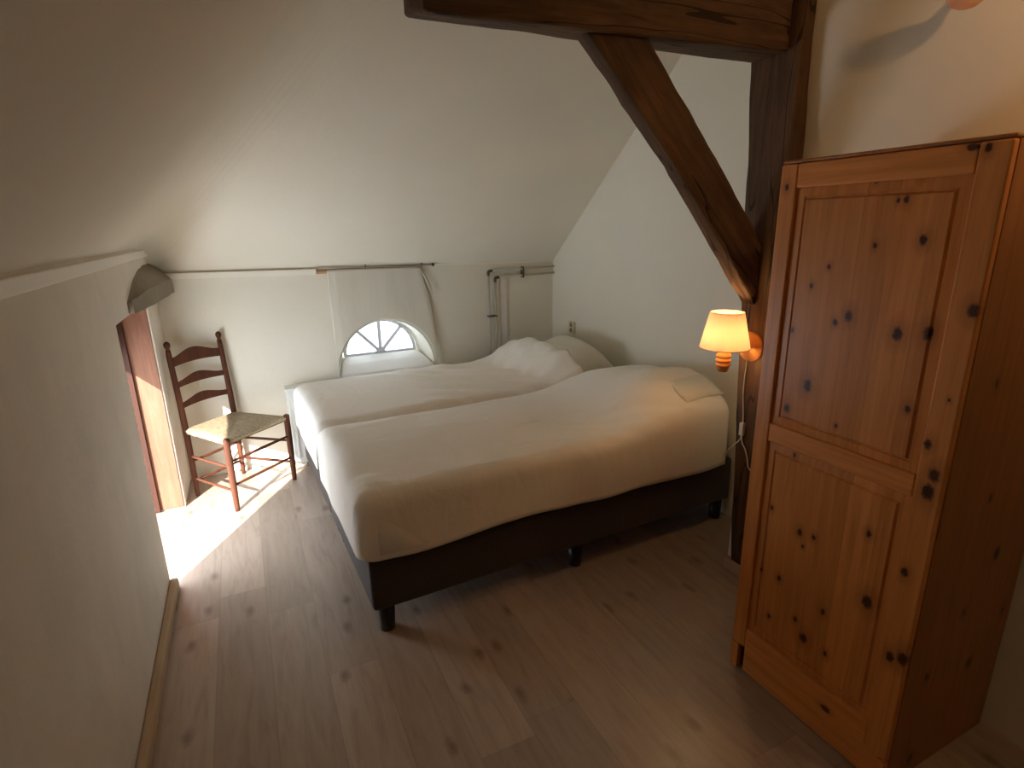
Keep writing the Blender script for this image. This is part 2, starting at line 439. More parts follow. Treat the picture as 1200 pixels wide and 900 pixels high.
# trims
struct(link('trim_1', box(XL, XL + .018, YB, yv - .01, ZL - .043, ZL - .002, .004), M['paint_trim']), 'white painted batten along the top of the left wall')
bm = bmesh.new()
slab([(XL, YF - .026, zk(XL) - .044), (.165, YF - .026, zk(.165) - .044), (.165, YF - .026, zk(.165) - .008), (XL, YF - .026, zk(XL) - .008)],
     [(XL, YF, zk(XL) - .044), (.165, YF, zk(.165) - .044), (.165, YF, zk(.165) - .008), (XL, YF, zk(XL) - .008)])
struct(link('trim_2', bm, M['paint_trim']), 'white painted batten along the top of the window wall')
t2 = link('batten_end', box(.165, .235, YF - .018, YF - .001, zk(.2) - .040, zk(.2) - .022, .003), M['raw_end'])
struct(t2); t2.name = 'trim_3'; t2['label'] = 'bare orange stub of the batten left of the curtain'
bm = bmesh.new()
slab([(.23, YF - .008, zk(.23) - .008), (XG, YF - .008, zk(XG) - .006), (XG, YF - .008, zk(XG) + .004), (.23, YF - .008, zk(.23) + .004)],
     [(.23, YF, zk(.23) - .008), (XG, YF, zk(XG) - .006), (XG, YF, zk(XG) + .004), (.23, YF, zk(.23) + .004)])
struct(link('trim_4', bm, M['paint_trim']))
struct(link('trim_5', box(1.545, 1.60, YF - .012, YF, 0, 1.24, .003), M['paint']), 'pale upright batten right of the heating pipes')
struct(link('baseboard_left', box(XL, XL + .036, YB, YO0 - .005, 0, .055, .012, 3), M['skirting']))
struct(link('baseboard_near', box(1.636, 1.655, -.38, .075, 0, .052, .004), M['skirting']), 'short pale skirting at the foot of the timber post')
bm = bmesh.new()
# low skirting at the foot of the post
struct(link('baseboard_right', box(XW - .02, XW, -.40, -.0, 0, .08, .004), M['skirting']))
bm.free()

# opening in the left wall: wooden lining (door frame)
d = link('door_1', box(-.966, -.922, YO1 - .034, YO1 - .013, .008, ZO - .004, .003), M['dark_frame'])
struct(d, 'red-brown wooden frame lining the low opening in the left wall')
link('outer_board', box(XO - .04, -.967, YO1 - .026, YO1 - .013, .008, 1.2, .002), M['frame_wood'], d)
link('reveal_board', box(-.957, XL - .008, YO1 - .012, YO1 + .002, .008, ZO - .002), M['frame_wood'], d)
link('sill_board', box(XO, XL + .0, JN + .3, YO1 - .002, -.004, .0012), M['floor'], d)
link('head_board', box(XO - .02, XO + .045, JN, YO1 - .036, .985, ZO), M['frame_wood'], d)

# ------------------------------------------------------------------ window
bm = bmesh.new()
def ring(bm, c, z, r0, r1, y0, y1, zs):
    rows = []
    for k in range(NA + 1):
        a = PI - PI * k / NA; ca, sa = math.cos(a), math.sin(a)
        rows.append([bm.verts.new((c + r * ca, y, z + zs * r * sa)) for r, y in ((r0, y0), (r1, y0), (r1, y1), (r0, y1))])
    for p, q in zip(rows, rows[1:]):
        for i in range(4): bm.faces.new((p[i], p[(i + 1) % 4], q[(i + 1) % 4], q[i]))
    bm.faces.new(rows[0]); bm.faces.new(rows[-1])
ring(bm, WC, WZ, WR - .018, WR + .004, WY - .012, WY + .03, .93)
bx(bm, WC - WR, WC + WR, WY - .014, WY + .03, WZ - .012, WZ + .008, .003)
win = link('window_1', bm, M['wframe'])
struct(win, 'half-round window with radiating bars above the far bed')
for a in (50, 90, 131):
    a = math.radians(a); d = Vector((math.cos(a), 0, .93 * math.sin(a)))
    n = Vector((-d.z, 0, d.x)).normalized() * .013
    bm = bmesh.new(); o = Vector((WC, WY, WZ))
    slab([o + n + Vector((0, -.012, 0)), o + d * (WR - .004) + n + Vector((0, -.012, 0)), o + d * (WR - .004) - n + Vector((0, -.012, 0)), o - n + Vector((0, -.012, 0))],
         [o + n + Vector((0, .012, 0)), o + d * (WR - .004) + n + Vector((0, .012, 0)), o + d * (WR - .004) - n + Vector((0, .012, 0)), o - n + Vector((0, .012, 0))])
    link('glazing_bar', bm, M['wframe'], win)
bm = bmesh.new(); ring(bm, WC, WZ, .0, .036, WY - .014, WY + .014, .8); link('hub', bm, M['wframe'], win)
bm = bmesh.new()
A = arc(WC, WR - .008, WZ, WY + .004, .93)
bm.faces.new([bm.verts.new(p) for p in A]); e = bmesh.ops.extrude_face_region(bm, geom=bm.faces[:])
for v in [g for g in e['geom'] if isinstance(g, bmesh.types.BMVert)]: v.co.y += .004
link('pane', bm, M['glass'], win)
bm = bmesh.new()   # rounded plaster sill sloping into the room
prof = [(WY + .02, WZ - .004), (WY - .03, WZ - .012), (WY - .09, WZ - .05), (YF - .02, FZ + .012), (YF - .045, FZ - .03), (YF - .045, FZ - .07), (YF, FZ - .08), (WY + .02, FZ - .08)]
rows = []
for k in range(2):
    row = []
    for (y, z) in prof:
        t = max(0, min(1, (WY - y) / (WY - YF)))
        half = WR + (FR - WR) * t - .006; c = WC + (FC - WC) * t
        row.append(bm.verts.new((c + (half if k else -half), y, z)))
    rows.append(row)
for i in range(len(prof)):
    j = (i + 1) % len(prof); bm.faces.new((rows[0][i], rows[1][i], rows[1][j], rows[0][j]))
bm.faces.new(rows[0]); bm.faces.new(rows[1])
o = link('window_sill', bm, M['paint'], win); bv = o.modifiers.new('soft', 'BEVEL'); bv.width = .012; bv.segments = 3

# ------------------------------------------------------------------ curtain and rod
bm = bmesh.new()
NX, NZ = 84, 26
rod_y = YF - .022
grid = []
for i in range(NX + 1):
    u = i / NX; colv = []
    for k in range(NZ + 1):
        w = k / NZ                                    # 0 top, 1 bottom
        xl_, xr_ = .236 + .004 * w, .905 + .145 * w ** 1.1
        x = xl_ + (xr_ - xl_) * u
        q = abs(x - FC) / (FR + .012)
        zb = FZ - .02
        if q < 1: zb = max(zb, FZ + 1.06 * (FR + .012) * math.sqrt(1 - q * q))
        zt = zk(x) - .012
        z = zt + (zb - zt) * w
        h = (zt - z) / (zt - FZ)
        out = .016 + .040 * h * h * (0.25 + .75 * u)
        edge = min(1, (1 - u) / .05)
        fold = .0012 * math.sin(u * 34 + 3 * w) * (1 - w) ** .5 + .0025 * math.sin(u * 13 + 1) + .006 * noise.noise((u * 3, w * 2, 3))
        y = YF - out * (0.75 + .25 * edge) - fold * min(1, u * 10) * .6
        if u < .06: y = YF - .012 - (out - .012) * (u / .06)
        y = min(y, YF - .006)
        colv.append(bm.verts.new((x, y, z)))
    grid.append(colv)
for i in range(NX):
    for k in range(NZ): bm.faces.new((grid[i][k], grid[i + 1][k], grid[i + 1][k + 1], grid[i][k + 1]))
cur = link('curtain', bm, M['curtain'], smooth=True)
sm = cur.modifiers.new('thickness', 'SOLIDIFY'); sm.thickness = .003; sm.offset = 0
tag(cur, 'off-white cloth panel hanging from the thin rod around the half-round window', 'curtain')
bm = bmesh.new()   # turned-over upper right corner
fl = []
for i in range(9):
    t = i / 8
    a = Vector((.905, YF - .026, 1.312)).lerp(Vector((.975, YF - .035, 1.13)), t)
    bnd = Vector((.004 + .020 * math.sin(PI * t) ** .9 if 0 < t < 1 else .004, .012, .010 * t))
    fl.append((bm.verts.new(a), bm.verts.new(a + bnd * .55 + Vector((0, -.006, 0))), bm.verts.new(a + bnd)))
for p, q in zip(fl, fl[1:]):
    bm.faces.new((p[0], p[1], q[1], q[0])); bm.faces.new((p[1], p[2], q[2], q[1]))
o = link('folded_edge', bm, M['curtain'], cur, True); s2 = o.modifiers.new('t', 'SOLIDIFY'); s2.thickness = .003

rod = thing('curtain_rod', 'thin brown rod under the roof slope carrying the off-white curtain', 'curtain rod', (.17, rod_y, zk(.17)))
bm = bmesh.new(); tube(bm, [(0, 0, 0), (.82, 0, zk(.99) - zk(.17))], .0042); link('pole', bm, M['rod'], rod, True)
bm = bmesh.new(); lathe(bm, [(.004, 0), (.011, .004), (.012, .014), (.006, .022)], (.815, 0, zk(.985) - zk(.17)), (1, 0, 0), 14); link('finial', bm, M['fitting'], rod, True)
for x in (.33, .74):
    bm = bmesh.new(); zz = zk(.17 + x) - zk(.17)
    tube(bm, [(x, .021, zz + .016), (x, .010, zz + .018), (x, -.004, zz + .010), (x, -.007, zz - .003), (x, .002, zz - .009)], .003, 8); link('hook', bm, M['fitting'], rod, True)

# ------------------------------------------------------------------ timbers
PX = 1.662
c = [(PX, .035, -.0), (PX, -.035, 2.55), (PX, .062 + .0, 0), (PX, .20, 2.55),
     (XW + .05, .035, 0), (XW + .05, -.035, 2.55), (XW + .05, .062, 0), (XW + .05, .20, 2.55)]
# front edge near y -.08 low, rear edge leaning back with height
c = [(PX, -.10, 0), (PX, -.022, 2.7), (PX, .055, 0), (PX, .228, 2.7),
     (XW - .006, -.10, 0), (XW - .006, -.022, 2.7), (XW - .006, .055, 0), (XW - .006, .228, 2.7)]
post = link('timber_post', hewn(c, 5, .006, 5, 1.0), M['beam_z'], smooth=True)
tag(post, 'dark hewn timber post between the near bed and the wardrobe', 'post')
BZ = 2.185
c = [(.243, .008, BZ), (.243, .008, 2.56), (.236, .19, 2.222), (.236, .19, 2.60),
     (PX - .008, .008, 2.225), (PX - .008, .008, 2.62), (PX - .008, .192, 2.228), (PX - .008, .192, 2.62)]
beam = link('tie_beam', hewn(c, 5, .004, 5, 5.0), M['beam_x'], smooth=True)
tag(beam, 'heavy dark timber beam running level overhead from the post', 'beam')
# brace: lower front edge A->B, upper front edge C->D
def bow(co):
    t = (2.19 - co.z) / .9
    return Vector((0, 0, 0)) if t < 0 or t > 1 else Vector((.018, 0, .010)) * math.sin(PI * t)
A0, B0 = Vector((.775, 0, 2.225)), Vector((1.652, 0, 1.275))
C0, D0 = Vector((1.02, 0, 2.225)), Vector((1.652, 0, 1.515))
yA, yB = .048, .118
mk = lambda p, y: (p.x, y, p.z)
c = [mk(A0, yA), mk(C0, yA), mk(A0, yB), mk(C0, yB), mk(B0, yA), mk(D0, yA), mk(B0, yB), mk(D0, yB)]
brace = link('timber_brace', hewn(c, 5, .006, 7, 9.0, .008, bow), M['brace'], smooth=True)
tag(brace, 'dark hewn slanting brace from the post up to the overhead beam', 'brace')
# mortared lintel end in the corner over the opening
bm = bmesh.new()
ring_n = 9; rows = []
for k in range(13):
    t = k / 12; y = 1.46 + (YF - .004 - 1.46) * t
    hh = .06 + .125 * math.sin(min(1, t * 1.25 + .08) * PI / 2); pr_ = .025 + .075 * t ** .7
    row = []
    for j in range(ring_n):
        a = j / (ring_n - 1)
        q_ = a / .5 if a < .5 else 1
        z = ZO + .004 + .085 * q_ * min(1, .7 + t) + (max(0, a - .5) * 2) * (hh - .085)
        x = XL + pr_ * (1.0 if a <= .5 else (1 - (a - .5) * 2) ** .8)
        x += .008 * noise.noise((y * 9, z * 9, 2)); z += .006 * noise.noise((y * 11, a * 5, 7))
        row.append(bm.verts.new((max(x, XL - .004), y, z)))
    row.append(bm.verts.new((XL - .01, y, ZO + .004 + hh))); row.append(bm.verts.new((XL - .01, y, ZO + .004)))
    rows.append(row)
n_ = len(rows[0])
for p, q in zip(rows, rows[1:]):
    for i in range(n_): bm.faces.new((p[i], p[(i + 1) % n_], q[(i + 1) % n_], q[i]))
bm.faces.new(rows[0]); bm.faces.new(rows[-1])
lin = link('lintel', bm, M['lintel'])
tag(lin, 'rough grey-brown mortared lintel end in the corner above the low opening', 'lintel')

# ------------------------------------------------------------------ beds
BR = math.radians(2.14)
BED0 = (0, .318, 0)
def bed(y0, y1, label):
    t = thing('bed', label, 'bed', BED0, BR, 'pushed-together single beds')
    link('base', box(.0, 2.0, y0, y1, .132, .378, .02, 3), M['base'], t)
    mt = link('mattress', box(.012, 1.985, y0 + .012, y1 - .012, .379, .615, .05, 4), M['mattress'], t, True)
    for x in (.035, .98, 1.93):
        for y in (y0 + .035, y1 - .085):
            bm = bmesh.new(); lathe(bm, [(.030, 0), (.032, .004), (.036, .13)], (x + .030, y + .028, .001), n=18)
            link('leg', bm, M['leg'], t, True)
    return t
bed(0, .895, 'dark brown upholstered box-spring bed nearest the wardrobe, under the smooth white cover')
bed(.905, 1.80, 'box-spring bed along the window wall behind the nearer bed')

def draped(x0, x1, y0, y1, zfun, hems, r, step=.022, wr=None, hemw=.0, seed=0):
    """a cloth lying over a mattress block: flat top, rounded shoulders, hanging sides. hems = depth hanging at (-x, +x, -y, +y)"""
    bm = bmesh.new()
    lx0, lx1, ly0, ly1 = [h + r * .57 if h > 0 else 0 for h in hems]
    nx = int((x1 - x0 + lx0 + lx1) / step); ny = int((y1 - y0 + ly0 + ly1) / step)
    def prof(s):
        if s <= 0: return s, 0
        if s < r * PI / 2: return r * math.sin(s / r), r * (1 - math.cos(s / r))
        return r, r + (s - r * PI / 2)
    G = []
    for i in range(nx + 1):
        u = x0 - lx0 + (x1 - x0 + lx0 + lx1) * i / nx; row = []
        for j in range(ny + 1):
            v = y0 - ly0 + (y1 - y0 + ly0 + ly1) * j / ny
            cx = min(max(u, x0 + (r if lx0 else 0)), x1 - (r if lx1 else 0))
            cy = min(max(v, y0 + (r if ly0 else 0)), y1 - (r if ly1 else 0))
            dx, dy = u - cx, v - cy
            s = max(abs(dx), abs(dy)); l = math.hypot(dx, dy)
            h, dz = prof(s)
            nrm = Vector((dx / l, dy / l, 0)) if l > 1e-6 else Vector((0, 0, 0))
            p = Vector((cx, cy, 0)) + nrm * h
            zt = zfun(cx, cy)
            z = zt - dz * (1 + max(0, zt - .65) / .22)
            if s > r * PI / 2:                         # hanging part: gentle waves
                k = min(1, (s - r) / .15)
                p += nrm * (.008 * k * noise.noise((p.x * 5, p.y * 5, seed)) + .003 * k)
                z += hemw * k * noise.noise((p.x * 2.2 + 5, p.y * 2.2, seed + 3))
            q = Vector((p.x, p.y, z))
            if wr and s < r * PI / 2: q.z += wr(p.x, p.y)
            row.append(bm.verts.new(q))
        G.append(row)
    for i in range(nx):
        for j in range(ny): bm.faces.new((G[i][j], G[i + 1][j], G[i + 1][j + 1], G[i][j + 1]))
    return bm

def sstep(a, b, t):
    t = max(0, min(1, (t - a) / (b - a))); return t * t * (3 - 2 * t)

def near_top(x, y):
    z = .652 - .018 * sstep(.80, .90, y) - .008 * sstep(.06, 0, x)
    b = sstep(1.18, 1.66, x) * (.35 + .65 * sstep(-.02, .24, y)) * (1 - .22 * sstep(.26, .5, y) - .42 * sstep(.5, .93, y))
    z += .195 * b * (1 - .12 * sstep(1.75, 1.95, x))
    return z
def near_wr(x, y):
    n = .010 * noise.noise((x * 2.2, y * 3, 1)) + .005 * noise.noise((x * 7, y * 9, 4))
    k = sstep(.9, 1.3, x) * sstep(.5, .15, y)
    n += .006 * k * math.sin((x * 1.0 + y * 1.4) * 42 + 2 * noise.noise((x * 3, y * 3, 8)))
    return n
bm = draped(-.028, 1.90, -.022, .900, near_top, (.20, 0, .20, .05), .065, .02, near_wr, .02, 1)
dv = link('duvet', bm, M['sheet'], None, True, BED0, BR)
m_ = dv.modifiers.new('thickness', 'SOLIDIFY'); m_.thickness = .008; m_.offset = 1
tag(dv, 'smooth white cover spread over the bed nearest the wardrobe', 'duvet', 'white bed covers')
# tucked pleat at the near foot corner
bm = bmesh.new()
tri = [(.045, -.036, .572), (.235, -.043, .408), (.04, -.040, .408)]
V = [bm.verts.new(p) for p in tri]; bm.faces.new(V)
o = link('tucked_pleat', bm, M['sheet'], dv, True); s_ = o.modifiers.new('t', 'SOLIDIFY'); s_.thickness = .006

def far_top(x, y):
    z = .650 - .008 * sstep(.06, 0, x)
    b = sstep(1.34, 1.62, x + .10 * (y - 1.35))
    z += .16 * b * (.5 + .5 * sstep(.93, 1.12, y)) * (1 - .35 * sstep(1.5, 1.85, y))
    z -= .022 * sstep(.97, .93, y)
    return z
def far_wr(x, y):
    n = .010 * noise.noise((x * 2.2, y * 3, 11))
    d = (x * .55 + y * .83)
    k = sstep(.35, .9, x)
    n += .013 * k * math.sin(d * 38 + 3.5 * noise.noise((x * 1.6, y * 1.6, 8))) * (.4 + .6 * abs(noise.noise((x * 2, y * 2, 5))))
    n += .005 * sstep(.2, .8, x) * noise.noise((d * 26, (x * .83 - y * .55) * 5, 9))
    k2 = sstep(1.25, 1.4, x) * sstep(1.75, 1.6, x)
    n += .018 * k2 * noise.noise((x * 12, y * 10, 6))
    return n
bm = draped(-.026, 1.64, .924, 1.822, far_top, (.20, 0, .012, .16), .055, .02, far_wr, .02, 2)
dv2 = link('duvet', bm, M['sheet'], None, True, BED0, BR)
m_ = dv2.modifiers.new('thickness', 'SOLIDIFY'); m_.thickness = .008; m_.offset = 1
tag(dv2, 'wrinkled white cover on the bed under the window, bunched up before its pillow', 'duvet', 'white bed covers')

def pillow(name_label, cx, cy, lx, ly, h, z0, rot, mat, seed, tilt=0):
    bm = bmesh.new(); N = 30
    top, bot = [], []
    for i in range(N + 1):
        u = -1 + 2 * i / N; ra, rb = [], []
        for j in range(N + 1):
            v = -1 + 2 * j / N
            pin = 1 - .10 * (1 - abs(u) ** 2) * abs(v) ** 3          # sides drawn in between the corners
            pin2 = 1 - .08 * (1 - abs(v) ** 2) * abs(u) ** 3
            x, y = u * lx / 2 * pin2, v * ly / 2 * pin
            t = max(0, (1 - abs(u) ** 2.6) * (1 - abs(v) ** 2.6)) ** .55
            zz = h * t * (1 + .18 * noise.noise((x * 5, y * 5, seed)))
            co = Vector((x, y, 0)); 
            xr, yr = cx + x * math.cos(rot) - y * math.sin(rot), cy + x * math.sin(rot) + y * math.cos(rot)
            tl = tilt * (u + 1)
            a = bm.verts.new((xr, yr, z0 + .028 + zz * .72 + tl))
            ra.append(a)
            rb.append(a if i in (0, N) or j in (0, N) else bm.verts.new((xr, yr, z0 + .028 - min(.026, zz * .3) + tl * .0)))
        top.append(ra); bot.append(rb)
    for i in range(N):
        for j in range(N):
            bm.faces.new((top[i][j], top[i + 1][j], top[i + 1][j + 1], top[i][j + 1]))
            if len({bot[i][j], bot[i + 1][j], bot[i + 1][j + 1], bot[i][j + 1]} & {top[i][j], top[i + 1][j], top[i + 1][j + 1], top[i][j + 1]}) < 4:
                bm.faces.new((bot[i][j], bot[i][j + 1], bot[i + 1][j + 1], bot[i + 1][j]))
    o = link('pillow', bm, mat, None, True, BED0, BR)
    tag(o, name_label, 'pillow', 'bed pillows'); return o
p1 = pillow('plump ecru pillow at the head of the bed under the window', 1.755, 1.32, .44, .62, .265, .62, .05, M['pillow'], 3)
p2 = pillow('flat white pillow with an open flap under the lit bedside lamp', 1.73, .43, .49, .72, .235, .62, -.03, M['sheet'], 5)
bm = bmesh.new()
V = []
for i in range(9):
    t = i / 8
    x = 1.64 + .27 * t; e_ = .010 + .006 * math.sin(PI * t)
    V.append([bm.verts.new((x, .15 + .02 * t, .815 + e_)), bm.verts.new((x + .005, .075, .765 + e_)), bm.verts.new((x + .012, .022 + .012 * math.sin(2.5 * t), .738 + e_))])
for p, q in zip(V, V[1:]):
    for k in range(2): bm.faces.new((p[k], p[k + 1], q[k + 1], q[k]))
o = link('pillowcase_flap', bm, M['pillow'], p2, True); s_ = o.modifiers.new('t', 'SOLIDIFY'); s_.thickness = .005

# ------------------------------------------------------------------ radiator
rad = thing('radiator', 'white panel radiator on the window wall behind the far bed and chair', 'radiator', (-.135, 2.27, .045))
RL_, RH = 1.45, .545
for y0 in (0.0, .085):
    bm = bmesh.new(); bx(bm, .006, RL_, y0, y0 + .018, .0, RH - .012, .005)
    for k in range(int(RL_ / .04)):
        x = .03 + k * .04
        bx(bm, x, x + .018, y0 - .006, y0 + .001, .04, RH - .05, .003, 1)
    link('panel', bm, M['rad'], rad)
bm = bmesh.new()
for k in range(34):
    x = .03 + k * .042; bx(bm, x, x + .002, .02, .084, .03, RH - .03)
link('fins', bm, M['rad'], rad)
bm = bmesh.new(); bx(bm, -.004, RL_ + .01, -.008, .118, RH - .016, RH, .005)
link('top_grille', bm, M['rad'], rad)
bm = bmesh.new(); bx(bm, .0, .006, .03, .075, .05, RH - .02, .002); link('end_cover', bm, M['rad'], rad)
for x in (.2, 1.1): link('bracket', box(x, x + .04, .104, .182, 0, .4, .003), M['rad'], rad)
for x in (.08, 1.3):
    bm = bmesh.new(); tube(bm, [(x, .05, .03), (x, .05, -.044)], .009); link('supply_pipe', bm, M['pipe'], rad, True)

# ------------------------------------------------------------------ heating pipes
def pipe(name_label, xv, zt, zb, yy, sl):
    t = thing('heating_pipe', name_label, 'pipe', (xv, yy, zb), 0, 'heating pipes on the window wall')
    H = zt - zb; L = XG - .004 - xv
    bm = bmesh.new(); tube(bm, [(0, 0, 0), (0, 0, H - .012)], .0078, 12); link('riser', bm, M['pipe'], t, True)
    bm = bmesh.new(); tube(bm, [(.012, 0, H), (L, 0, H + sl)], .0078, 12); link('horizontal_run', bm, M['pipe'], t, True)
    bm = bmesh.new(); tube(bm, smooth_path([(0, 0, H - .036), (0, 0, H - .014), (.006, 0, H - .004), (.016, 0, H), (.034, 0, H + .001)], 4), .0115, 12); link('elbow', bm, M['fitting'], t, True)
    return t, H, L
h1, H1, L1 = pipe('outer heating pipe, the longer of the pair turning along the wall top', 1.438, 1.285, .02, YF - .03, .012)
h2, H2, L2 = pipe('inner heating pipe, the shorter of the pair turning lower', 1.494, 1.232, .02, YF - .03, .012)
for (x0, x1, z0, z1) in ((L1 * .50, L1 * .50 + .016, H1 - .066, H1 + .020), (-.010, .068, .91 - .006, .91 + .008)):
    bm = box(x0, x1, -.010, .028, z0, z1, .003); link('clamp', bm, M['fitting'], h1)

# ------------------------------------------------------------------ socket on the gable
sk = thing('wall_socket', 'small cream double socket on the gable wall above the far pillow', 'socket', (XG, 2.12, .835))
link('plate', box(-.022, 0, -.038, .038, -.047, .047, .006), M['plastic'], sk)
for z in (-.021, .021):
    bm = bmesh.new(); lathe(bm, [(.017, 0), (.017, .003)], (-.0215, 0, z), (-1, 0, 0), 20); link('outlet', bm, M['plastic_dark'], sk)

# ------------------------------------------------------------------ wardrobe
WX0, WX1, WY0, WY1, WH = 1.19, 1.722, -.973, -.403, 1.79
wd = thing('wardrobe', 'tall varnished knotty pine wardrobe with a two-panel door right of the timber post', 'wardrobe', (WX0, WY0, 0))
Wd, Wy = WX1 - WX0, WY1 - WY0
F = .022                                   # door thickness
for y0, y1 in ((0, .02), (Wy - .02, Wy)):
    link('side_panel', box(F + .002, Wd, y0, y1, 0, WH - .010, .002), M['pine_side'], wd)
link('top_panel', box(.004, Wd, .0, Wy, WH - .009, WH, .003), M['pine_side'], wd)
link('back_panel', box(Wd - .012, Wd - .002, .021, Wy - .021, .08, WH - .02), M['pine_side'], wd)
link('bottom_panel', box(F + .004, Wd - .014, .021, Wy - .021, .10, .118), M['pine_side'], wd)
link('plinth', box(.010, .028, .024, Wy - .05, 0.004, .105, .003), M['pine_rail'], wd)
# corner feet at both ends of the front: stile ends run to the floor
link('foot', box(.0, F, .0, .022, 0, .105, .003), M['pine_stile'], wd)
link('foot', box(.0, F, Wy - .03, Wy, 0, .105, .003), M['pine_stile'], wd)
# door
bm = bmesh.new()
bx(bm, 0, F, 0, .063, .11, WH - .011, .004)
bx(bm, 0, F, Wy - .055, Wy, .11, WH - .011, .004)
dr = link('door', bm, M['pine_stile'], wd)
def rail(z0, z1):
    link('rail', box(.0005, F - .001, .0635, Wy - .0555, z0, z1, .005), M['pine_rail'], dr)
rail(1.712, WH - .011); rail(.925, .988); rail(.11, .195)
def raised(z0, z1):
    bm = bmesh.new(); y0, y1 = .061, Wy - .053; mgn = .030
    L = [(y0, z0, .011), (y0 + mgn - .002, z0 + mgn - .002, .009), (y0 + mgn, z0 + mgn, .0125), (y0 + mgn + .003, z0 + mgn + .003, .0125), (y0 + mgn + .008, z0 + mgn + .008, .0065)]
    rings = []
    for (a, b_, x) in L:
        ya, yb, za, zb = a, y1 - (a - y0), b_, z1 - (b_ - z0)
        rings.append([bm.verts.new((x, *q)) for q in ((ya, za), (yb, za), (yb, zb), (ya, zb))])
    for p, q in zip(rings, rings[1:]):
        for i in range(4): bm.faces.new((p[i], p[(i + 1) % 4], q[(i + 1) % 4], q[i]))
    bm.faces.new(rings[-1])
    bk = [bm.verts.new((F - .003, q.co.y, q.co.z)) for q in rings[0]]
    for i in range(4): bm.faces.new((rings[0][i], bk[i], bk[(i + 1) % 4], rings[0][(i + 1) % 4]))
    bm.faces.new(bk)
    return link('door_panel', bm, M['pine'], dr)
raised(.985, 1.715); raised(.192, .928)
# ------------------------------------------------------------------ bedside lamp on the post
LY, LZ = .058, 1.10
LC = Vector((1.512, .062, 0))              # lamp axis
lp = thing('wall_lamp', 'lit bedside lamp with a small pleated shade on the timber post', 'lamp', (0, 0, 0))
bm = bmesh.new(); lathe(bm, [(.066, 0), (.067, .006), (.060, .012), (.055, .013), (.050, .020), (.030, .024), (.018, .030)], (PX + .004, LY, LZ - .005), (-1, 0, 0), 36)
link('rosette', bm, M['lamp_wood'], lp, True)
bm = bmesh.new(); tube(bm, smooth_path([(PX - .012, LY, LZ - .004), (PX - .05, LY, LZ - .002), (PX - .09, LY + .002, LZ - .004), (LC.x + .012, LC.y, LZ - .02)], 5), [.015] * 6 + [.013] * 10, 14)
link('arm', bm, M['lamp_wood'], lp, True)
bm = bmesh.new()
pf = [(.004, 0), (.016, .003), (.021, .014), (.022, .024), (.0245, .027), (.0275, .030), (.0275, .036), (.024, .040), (.024, .046), (.028, .050), (.028, .056), (.024, .060), (.024, .066), (.028, .070), (.028, .076), (.024, .080), (.024, .105), (.020, .112)]
lathe(bm, [(r * 1.12, h) for r, h in pf], (LC.x, LC.y, 1.0), n=32); link('turned_body', bm, M['lamp_wood'], lp, True)
bm = bmesh.new()   # pleated shade, open top and bottom
n = 96; z0, z1, r0, r1 = 1.108, 1.258, .101, .068
ra, rb = [], []
for k in range(n):
    a = 2 * PI * k / n; rip = .0012 * math.cos(a * 32)
    ra.append(bm.verts.new((LC.x + (r0 + rip) * math.cos(a), LC.y + (r0 + rip) * math.sin(a), z0)))
    rb.append(bm.verts.new((LC.x + (r1 + rip) * math.cos(a), LC.y + (r1 + rip) * math.sin(a), z1)))
for k in range(n): bm.faces.new((ra[k], ra[(k + 1) % n], rb[(k + 1) % n], rb[k]))
sh = link('lamp_shade', bm, M['shade'], lp, True)
for rr_, zz_ in ((r1, z1), (r0, z0)):
    bm = bmesh.new(); tube(bm, [(LC.x + rr_ * math.cos(2 * PI * k / 40), LC.y + rr_ * math.sin(2 * PI * k / 40), zz_) for k in range(41)], .002, 6, False)
    link('trim_ring', bm, M['shade'], sh, True)
bm = bmesh.new(); lathe(bm, [(.004, 0), (.012, .0), (.013, .03), (.014, .034), (.021, .058), (.020, .074), (.010, .088), (.001, .092)], (LC.x, LC.y, 1.11), n=20)
link('bulb', bm, M['bulb'], lp, True)
cx_ = PX - .008
bm = bmesh.new(); tube(bm, smooth_path([(cx_, .061, 1.032), (cx_, .066, .96), (cx_, .066, .88), (cx_ + .002, .058, .80), (cx_ + .001, .052, .745)], 6), .0028, 8)
tube(bm, smooth_path([(cx_, .052, .690), (cx_, .046, .655), (cx_, .024, .625), (cx_, .008, .585), (cx_, -.002, .55), (cx_, -.03, .535)], 6), .0028, 8)
tube(bm, smooth_path([(cx_, .053, .690), (cx_ + .0, .062, .66), (cx_ - .012, .088, .625), (cx_ - .02, .112, .59), (cx_ - .022, .125, .565)], 6), .0028, 8)
cd = link('cord', bm, M['cord'], lp, True)
link('switch', box(cx_ - .010, cx_ + .008, .040, .064, .686, .748, .005, 3), M['cord'], cd)

# ------------------------------------------------------------------ upper wall lamp (only its lower rim in view)
ul = thing('wall_lamp', 'lit twin-bowl lamp high on the wall above the wardrobe', 'lamp', (0, 0, 0))
prof = [(.004, .0), (.022, .002), (.040, .010), (.053, .024), (.060, .045), (.062, .07)]
prof = prof + [(r - .004, h) for r, h in prof[::-1][:-1]] + [(.001, .005)]
bulbp = [(.003, .006), (.014, .012), (.020, .03), (.016, .048), (.003, .058)]
UC = Vector((1.60, -.595, 2.178)); AX1 = Vector((.15, -.1, 1)).normalized()
UD = Vector((1.30, -1.22, 2.32)); AX2 = Vector((.45, .62, -.42)).normalized()
bm = bmesh.new(); lathe(bm, [(.05, 0), (.05, .01), (.02, .018)], (XW, -.90, 2.36), (-1, 0, 0), 28); link('back_plate', bm, M['lamp_wood'], ul, True)
prof = [(r * .8, h * .8) for r, h in prof]; bulbp = [(r * .8, h * .9) for r, h in bulbp]
